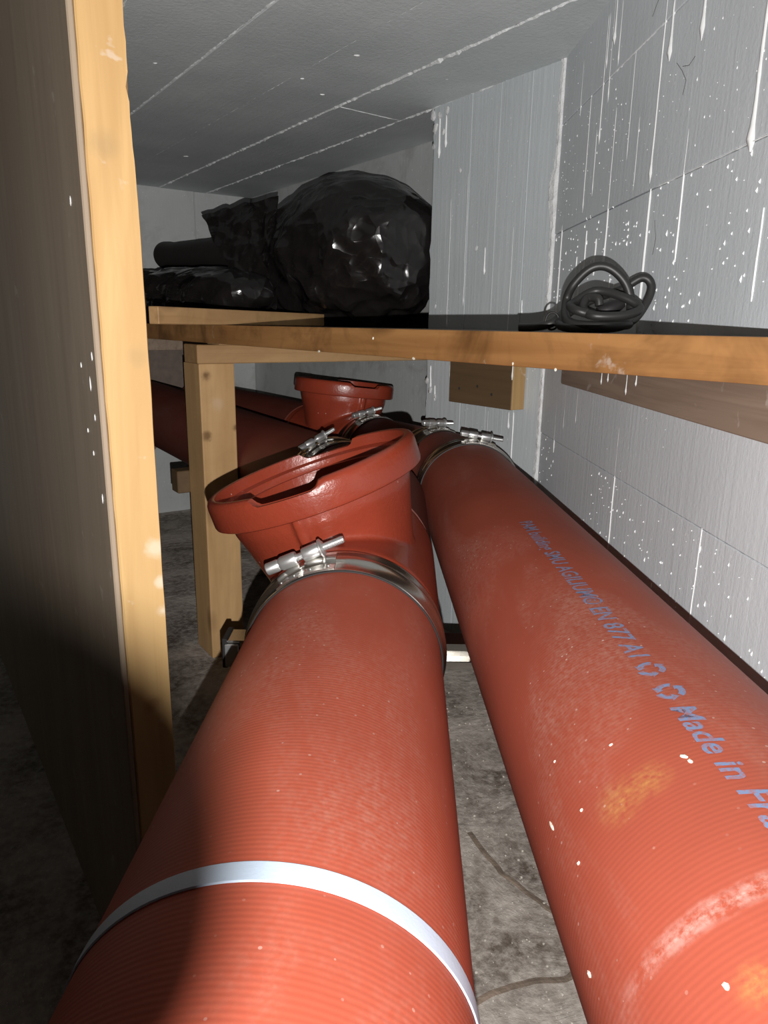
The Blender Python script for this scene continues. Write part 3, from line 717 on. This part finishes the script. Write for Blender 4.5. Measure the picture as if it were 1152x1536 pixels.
run(mR @ Vector((0, L2 + 0.346, 0)), d, 0.92, 'drain_pipe', 'dark red pipe beyond the far socket, rearmost along the back wall', 0.010)

# strut rail under the pipes
SR = root('support_rail', WORLD, (0.05, 1.0, ZF), 'shiny steel channel rail lying crosswise beneath the two red pipes', 'rail')
zt = -0.463
bm = bmesh.new()
prof = [(0.0, 0.0), (0.041, 0.0), (0.041, 0.041), (0.0, 0.041), (0.0, 0.030), (0.003, 0.030), (0.003, 0.038), (0.038, 0.038), (0.038, 0.003), (0.003, 0.003), (0.003, 0.011), (0.0, 0.011)]
a = [bm.verts.new((-0.235, 1.0 + y, zt - 0.041 + z)) for y, z in prof]; b_ = [bm.verts.new((0.362, 1.0 + y, zt - 0.041 + z)) for y, z in prof]
for i in range(len(prof)): bm.faces.new((a[i], a[(i + 1) % len(prof)], b_[(i + 1) % len(prof)], b_[i]))
bm.faces.new(a); bm.faces.new(list(reversed(b_))); bmesh.ops.recalc_face_normals(bm, faces=bm.faces[:])
part('channel', bm, MAT['steel'], SR)
part('end_cap', bbox((-0.241, 0.997, zt - 0.044), (-0.233, 1.044, zt + 0.003), 0.001), MAT['rubber'], SR)
part('end_clip', bbox((-0.236, 0.992, zt - 0.040), (-0.215, 0.997, zt - 0.004), 0.001), MAT['zinc'], SR)
for x in (-0.045, 0.300):
    part('leg', bbox((x - 0.02, 1.004, ZF), (x + 0.02, 1.037, zt - 0.041), 0.002), MAT['steel'], SR)

# ------------------------------------------------------------------ timber partition close on the left
PV, PU = 0.1607, 0.665
part_ = root('timber_partition', ROOM, (PV, PU, ZF), 'dark plywood partition with a bright raw pine edge, close on the left', 'partition')
bm = bmesh.new(); nz = 120; rows = []                   # pine stud: its front edge faces the camera, far arris ragged where bark was
for k in range(nz + 1):
    z = ZF + (ZC - 0.001 - ZF) * k / nz
    wane = 0.0; w = 0.0405 + 0.0008 * noise.noise(Vector((k * 0.2, 0, 5)))
    if z > 0.10:
        wane = min(1, (z - 0.10) / 0.06); w -= wane * (0.0015 + 0.0040 * abs(noise.noise(Vector((k * 0.45, 2, 1)))))
    q = 0.0006 * noise.noise(Vector((k * 0.35, 7, 7)))
    rows.append([bm.verts.new((PV + q, PU + 0.0015, z)), bm.verts.new((PV + 0.0015 + q, PU, z)), bm.verts.new((PV + w - 0.001, PU, z)),
                 bm.verts.new((PV + w, PU + 0.002 + wane * 0.004, z)), bm.verts.new((PV + 0.0405 + wane * 0.002 * noise.noise(Vector((k * 0.6, 4, 4))), PU + 0.012, z)), bm.verts.new((PV + 0.0405, PU + 0.075, z)), bm.verts.new((PV, PU + 0.075, z))])
for A, B in zip(rows, rows[1:]):
    for j in range(7): bm.faces.new((A[j], A[(j + 1) % 7], B[(j + 1) % 7], B[j]))
bm.faces.new(rows[0]); bm.faces.new(rows[-1]); bmesh.ops.recalc_face_normals(bm, faces=bm.faces[:])
tag(part('stud', bm, MAT['pine'], part_), 'bright pine front edge')
tag(part('side_sheet', bbox((PV - 0.006, PU + 0.0005, ZF), (PV - 0.0005, 2.9, ZC - 0.002), 0.0012), MAT['sheet'], part_), 'dark plywood side')
for i, (u, z, l) in enumerate([(0.676, -0.03, 0.010), (0.690, -0.055, 0.016), (0.683, -0.085, 0.008), (0.705, 0.10, 0.010), (0.72, -0.04, 0.007), (0.70, -0.12, 0.006), (0.68, -0.16, 0.012), (0.715, -0.10, 0.006)]):
    b = crumb_bm(0.0016, 0.5, 1, l / 0.003, i * 5)
    for v in b.verts: v.co += Vector((PV - 0.0065, u, z))
    part('paint_fleck', b, MAT['drip'], part_)

# ------------------------------------------------------------------ the shelf
SH = root('shelf', ROOM, (0.60, 1.64, ZF), 'long wooden shelf with brown front edge on a pine post frame', 'shelf')
bm = prism(bmesh.new(), [(0.622, 0.235), (0.622, 3.052), (1.395, 3.052), (1.395, 1.553), (1.190, 1.553), (1.190, 1.112)], -0.023, -0.0055)
part('shelf_board', bm, MAT['shelf'], SH)
part('front_edge', bbox((0.600, 0.205, -0.0430), (0.622, 3.052, -0.0040), 0.0018, 2), MAT['lip'], SH)
RB = -0.0445 - 0.045
part('support_rail', bbox((0.586, 1.585, RB), (1.394, 1.670, -0.0475), 0.002), MAT['pine_v'], SH)
part('shim', bbox((0.640, 1.59, -0.0475), (1.390, 1.66, -0.023)), MAT['pine_v'], SH)
part('post', bbox((0.590, 1.590, ZF), (0.675, 1.690, RB), 0.003, 2), MAT['pine_post'], SH)
part('cleat', bbox((0.560, 1.690, -0.405), (0.66, 1.735, -0.350), 0.002), MAT['block'], SH)
for i, (u, z, s) in enumerate([(0.80, -0.0425, 1.6), (1.06, -0.0425, 1.8), (0.545, -0.043, 0.8), (0.61, -0.040, 0.5), (0.90, -0.018, 0.6)]):
    b = crumb_bm(0.0030, 0.5, s, 0.9, i * 11)
    for v in b.verts: v.co += Vector((0.5995, u, z))
    part('paint_blob', b, MAT['crumb'], SH)

# timbers fixed to the walls
o = single('wall_ledger', WALL, (NWALL, 1.0, -0.100), bbox((NWALL - 0.026, 0.47, -0.1005), (NWALL - 0.0014, 1.362, -0.046), 0.0015), MAT['ledger'],
           label='weathered grey brown board screwed along the right wall under the shelf', cat='board')
for i, (y, z1, z0) in enumerate([(0.985, -0.05, -0.075), (1.10, -0.05, -0.078), (1.13, -0.05, -0.084), (1.02, -0.05, -0.09)]):
    b = drip_bm(NWALL - 0.026, y, z1, z0, 0.003, i * 3.1)
    part('paint_drip', b, MAT['drip'], o, True)
BK = root('wood_block', ROOM, (VB, 1.28, -0.18), 'dark brown wood block fixed to the back wall with a pale end', 'block')
part('block_face', bbox((VB - 0.040, 1.176, -0.180), (VB - 0.0015, 1.394, -0.026), 0.001), MAT['block'], BK)
part('pale_end', bbox((VB - 0.0395, 1.1725, -0.1795), (VB - 0.002, 1.1765, -0.0265), 0.0008), MAT['endgrain'], BK)
b = drip_bm(VB - 0.0395, 1.1775, -0.03, -0.115, 0.004, 12.0); part('paint_drip', b, MAT['drip'], BK, True)
for u, z in ((1.355, -0.145), (1.29, -0.135), (1.24, -0.15)):
    bm = lathe(bmesh.new(), [(0.0, 0.0), (0.0035, 0.0), (0.0030, 0.0012), (0.0, 0.0015)], 'Z', 12, matrix=Matrix.Translation((VB - 0.0400, u, z)) @ Matrix.Rotation(-PI / 2, 4, 'Y'))
    part('nail_head', bm, MAT['dark'], BK, local=False)
single('end_ledger', ROOM, (1.0, UE, -0.112), bbox((0.30, UE - 0.045, -0.112), (1.39, UE - 0.0035, -0.0235), 0.002), MAT['ledger'],
       label='dim board under the shelf on the far end wall', cat='board')

# batten lying askew on the shelf under the bags
bt_d = Vector((0.34, 0.94, 0)).normalized()
bm = bbox((-0.022, 0, 0), (0.0, 0.72, 0.0315), 0.0015)
o = bpy.data.objects.new('loose_batten', mesh_of('loose_batten', bm, MAT['pine_x'])); COL.objects.link(o)
# its near end juts over the shelf's front edge
yaw = math.atan2(bt_d.x, bt_d.y)
o.matrix_world = Matrix.Translation((-0.437, 1.363, -0.0037)) @ Matrix.Rotation(-yaw, 4, 'Z')
for v in o.data.vertices: v.co.x += 0.022
tag(o, 'loose pine batten lying under the black bags, its end jutting over the shelf edge', 'batten')

# ------------------------------------------------------------------ black plastic on the shelf
ZS = -0.0050
def lump(cu, cv, ru, rv, h, seed, sub=6, ex=2.4, crumple=1.0, lean=0.0, prof=None):
    """a heap of crumpled sheet: superellipsoid mound, flat under, broken into creases"""
    b = bmesh.new(); bmesh.ops.create_icosphere(b, subdivisions=sub, radius=1.0)
    for v in b.verts:
        n = v.co.copy()
        k = (abs(n.x) ** ex + abs(n.y) ** ex + abs(n.z) ** ex) ** (-1 / ex)
        p = n * k                                           # x -> v, y -> u
        s = Vector((p.x * rv, p.y * ru, p.z * h * 0.5))
        if prof: s.z = s.z * prof(p.y) if p.z > -0.3 else s.z
        q = Vector((s.x, s.y, s.z)) * 1.0 + Vector((seed, seed * 0.7, 0))
        mask = crumple * (0.35 + 0.65 * max(0.0, min(1.0, 0.75 - p.z * 0.9 + p.y * 0.5)))
        d1, _ = noise.voronoi(q * 9.0); d2, _ = noise.voronoi(q * 19.0 + Vector((3, 1, 2)))
        disp = 0.050 * (d1[0] - 0.45) + 0.022 * (d2[0] - 0.45) + 0.030 * (0.5 - abs(noise.noise(q * 6.0 + Vector((0, 0, 9)))))
        s += n * disp * mask
        s.z += h * 0.5 if not prof else h * 0.5
        if s.z < 0.0: s.z = 0.0 + 0.002 * noise.noise(q * 30)
        v.co = Vector((cv + s.x, cu + s.y, ZS + max(0.0, s.z)))
    return b
def tame(bm, vmin=None, vmax=None, umin=None, umax=None, zmax=None, shift_z=0.0):
    for v in bm.verts:
        if vmax is not None and v.co.x > vmax: v.co.x = vmax - 0.02 * (1 - math.exp(-(v.co.x - vmax) * 10)) * 0.2
        if vmin is not None and v.co.x < vmin: v.co.x = vmin
        if umin is not None and v.co.y < umin: v.co.y = umin
        if umax is not None and v.co.y > umax: v.co.y = umax
    return bm
BAG = root('plastic_bag', ROOM, (1.18, 1.87, ZS), 'large bulging black plastic bag stuffed against the back wall on the shelf', 'bag')
def bag_prof(y):                                        # high on the right, sloping away to the left
    return 1.0 - 0.55 * max(0.0, min(1.0, (y + 0.05) / 1.0)) ** 1.2 - 0.10 * max(0.0, -y - 0.3)
bm = tame(lump(1.885, 1.165, 0.340, 0.222, 0.400, 3.0, ex=2.3, prof=bag_prof), vmax=1.392, umin=1.556)
for v in bm.verts:                                      # sags over the batten lying beneath it
    d_ = abs((v.co.x - 0.4175) * 0.579 - (v.co.y - 1.369) * 0.815)
    s_ = (v.co.x - 0.4175) * 0.815 + (v.co.y - 1.369) * 0.579
    if d_ < 0.04 and s_ < 0.75 and v.co.z < 0.0295: v.co.z = 0.0295
part('sack', bm, MAT['plastic'], BAG, 22)
# the loose corner of the sheet, sticking up to the left
def sheet(corners, n=14, seed=0.0, amp=0.008, th=0.0015):
    b = bmesh.new(); A, B, C, D = [Vector(c) for c in corners]; g = []
    for lay in (0, 1):
        for i in range(n + 1):
            row = []
            for j in range(n + 1):
                s, t = i / n, j / n
                p = A * (1 - s) * (1 - t) + B * s * (1 - t) + C * s * t + D * (1 - s) * t
                p = p + Vector((0.7, 0.3, 0.6)) * amp * (abs(noise.noise(p * 14 + Vector((seed, 0, 0)))) * 2 - 0.6 + 0.7 * noise.noise(p * 30 + Vector((seed, 4, 0))))
                row.append(b.verts.new(p + Vector((th, 0, 0)) * lay))
            g.append(row)
    m = n + 1
    for i in range(n):
        for j in range(n):
            b.faces.new((g[i][j], g[i + 1][j], g[i + 1][j + 1], g[i][j + 1]))
            b.faces.new((g[m + i][j], g[m + i][j + 1], g[m + i + 1][j + 1], g[m + i + 1][j]))
    for i in range(n):
        for (a, c) in (((i, 0), (i + 1, 0)), ((i, n), (i + 1, n))): b.faces.new((g[a[0]][a[1]], g[m + a[0]][a[1]], g[m + c[0]][c[1]], g[c[0]][c[1]]))
        for (a, c) in (((0, i), (0, i + 1)), ((n, i), (n, i + 1))): b.faces.new((g[a[0]][a[1]], g[m + a[0]][a[1]], g[m + c[0]][c[1]], g[c[0]][c[1]]))
    bmesh.ops.recalc_face_normals(b, faces=b.faces[:]); return b
part('loose_corner', sheet([(0.88, 2.27, 0.325), (0.99, 1.98, 0.350), (0.93, 1.88, 0.04), (0.87, 2.03, 0.12)], 22, 2.0, 0.014), MAT['plastic'], BAG, 25)
HEAP = root('plastic_sheeting', ROOM, (0.95, 2.45, ZS), 'low heap of crumpled shiny black plastic at the left of the shelf', 'plastic sheet')
bm = tame(lump(2.43, 0.900, 0.58, 0.230, 0.165, 9.0, ex=2.6, crumple=1.25), umax=3.04, vmin=0.66)
for v in bm.verts:                                      # tucked in front of the sack
    if v.co.y < 2.24 and v.co.x > 0.90: v.co.x = 0.90 + (v.co.x - 0.90) * 0.1
part('folds', bm, MAT['plastic'], HEAP, 22)
bm = bmesh.new(); pts = [Vector((0.975, 2.16 + 0.76 * i / 16, 0.212 + 0.038 * i / 16)) for i in range(17)]
tube(bm, pts, 0.05, 32, rad=[0.044 + 0.003 * noise.noise(Vector((i * 0.7, 0, 0))) + (0.006 if i > 14 else 0) for i in range(17)])
single('sheet_roll', ROOM, (0.955, 2.42, 0.20), bm, MAT['roll'], 50, label='matt black roll lying on top of the shiny black plastic heap', cat='roll')

# ------------------------------------------------------------------ cable coil on the shelf
CR = 0.0058
CS = 1.17                                            # the coil lies back near the wall
def W(x, y, z): return Vector((x * CS, y * CS, ZS + 0.0055 + (z - zb0) * CS))
zb0 = ZS + 0.0057
zb = zb0
path = [W(0.160, 0.900, zb), W(0.178, 0.892, zb + 0.001), W(0.196, 0.884, zb + 0.006), W(0.214, 0.900, 0.020), W(0.236, 0.925, 0.026), W(0.270, 0.900, 0.012), W(0.276, 0.850, 0.006), W(0.240, 0.825, 0.004), W(0.208, 0.850, 0.008), W(0.211, 0.885, 0.030),
        W(0.217, 0.880, 0.050), W(0.234, 0.872, 0.068), W(0.253, 0.868, 0.0685), W(0.272, 0.864, 0.052), W(0.280, 0.862, 0.028), W(0.270, 0.845, 0.006), W(0.236, 0.832, zb), W(0.204, 0.85, zb + 0.001), W(0.208, 0.895, zb + 0.010), W(0.250, 0.922, 0.034),
        W(0.276, 0.892, 0.046), W(0.296, 0.880, 0.059), W(0.306, 0.875, 0.050), W(0.300, 0.870, 0.030), W(0.282, 0.860, 0.010), W(0.252, 0.838, 0.012), W(0.218, 0.832, 0.018), W(0.207, 0.845, 0.024), W(0.216, 0.862, 0.030), W(0.240, 0.868, 0.043),
        W(0.266, 0.850, 0.036), W(0.282, 0.836, 0.024), W(0.262, 0.822, 0.0155), W(0.228, 0.824, 0.0145), W(0.222, 0.846, 0.022), W(0.228, 0.858, 0.034), W(0.238, 0.850, 0.034), W(0.240, 0.848, 0.026)]
CO = root('cable_coil', WORLD, (0.287, 1.02, ZS), 'tangled coil of thick black cable on the shelf near the right wall', 'cable')
part('cable', tube(bmesh.new(), catmull(path, 9), CR, 14), MAT['cable'], CO, True)
part('plug', lathe(bmesh.new(), [(0.0, 0.0), (0.0095, 0.0), (0.0110, 0.003), (0.0110, 0.020), (0.0075, 0.030), (0.0055, 0.036), (0.0, 0.036)], 'X', 20, matrix=Matrix.Translation((0.247 * 1.17, 0.872 * 1.17, 0.020)) @ Matrix.Rotation(R(-25), 4, 'Y')), MAT['rubber'], CO, 35)
part('cable_tie', tube(bmesh.new(), [W(0.196 + 0.008 * math.cos(a), 0.884, zb + 0.008 + 0.010 * math.sin(a)) for a in [i * 2 * PI / 16 for i in range(17)]], 0.0014, 6, cap=False), MAT['rubber'], CO, True)

# ------------------------------------------------------------------ the photographer's fingertip, covering a corner of the flash
def camv(x, y, z):                                   # right, down, forward of the flash
    return FLASH + M @ Vector((x, -y, -z))
me = bpy.data.meshes.new('person'); fp = [(-0.0062, 0.0100, 0.0250, .0036), (-0.0088, 0.0100, 0.0250, .0072), (-0.0140, 0.0103, 0.0250, .0100), (-0.0215, 0.0115, 0.0250, .0106), (-0.034, 0.0150, 0.0235, .0083), (-0.047, 0.020, 0.0195, .0087), (-0.064, 0.027, 0.011, .0092), (-0.080, 0.034, 0.000, .0100), (-0.095, 0.042, -0.016, .0112)]
me.from_pydata([camv(p[0] + 0.0006, *p[1:3]) for p in fp], [(i, i + 1) for i in range(len(fp) - 1)], [])
o = bpy.data.objects.new('person', me); COL.objects.link(o)
md = o.modifiers.new('skin', 'SKIN'); o.modifiers.new('sub', 'SUBSURF').levels = 2; o.modifiers['sub'].render_levels = 2
for i, sv in enumerate(me.skin_vertices[0].data): sv.radius = (fp[i][3], fp[i][3]); sv.use_root = (i == len(fp) - 1)
me2 = bake(o); bpy.data.objects.remove(o); bpy.data.meshes.remove(me)
me2.materials.clear(); me2.materials.append(MAT['skin']); me2.shade_smooth(); me2.name = 'person'
o = bpy.data.objects.new('person', me2); COL.objects.link(o)
tag(o, "photographer's bent fingertip half covering the phone flash at lower left", 'person')
b = bmesh.new(); bmesh.ops.create_icosphere(b, subdivisions=3, radius=1.0)
for v in b.verts:
    c = v.co; p = Vector((-0.0205 + 0.0062 * c.x, 0.0108 + 0.0048 * c.y - 0.0018 * c.x, 0.0250 + 0.0065 * 1.0 - 0.0 + 0.0012 * c.z - 0.0022 * c.y * c.y))
    v.co = camv(*p)
on = bpy.data.objects.new('fingernail', mesh_of('fingernail', b, MAT['nail'], True)); COL.objects.link(on); on.parent = o
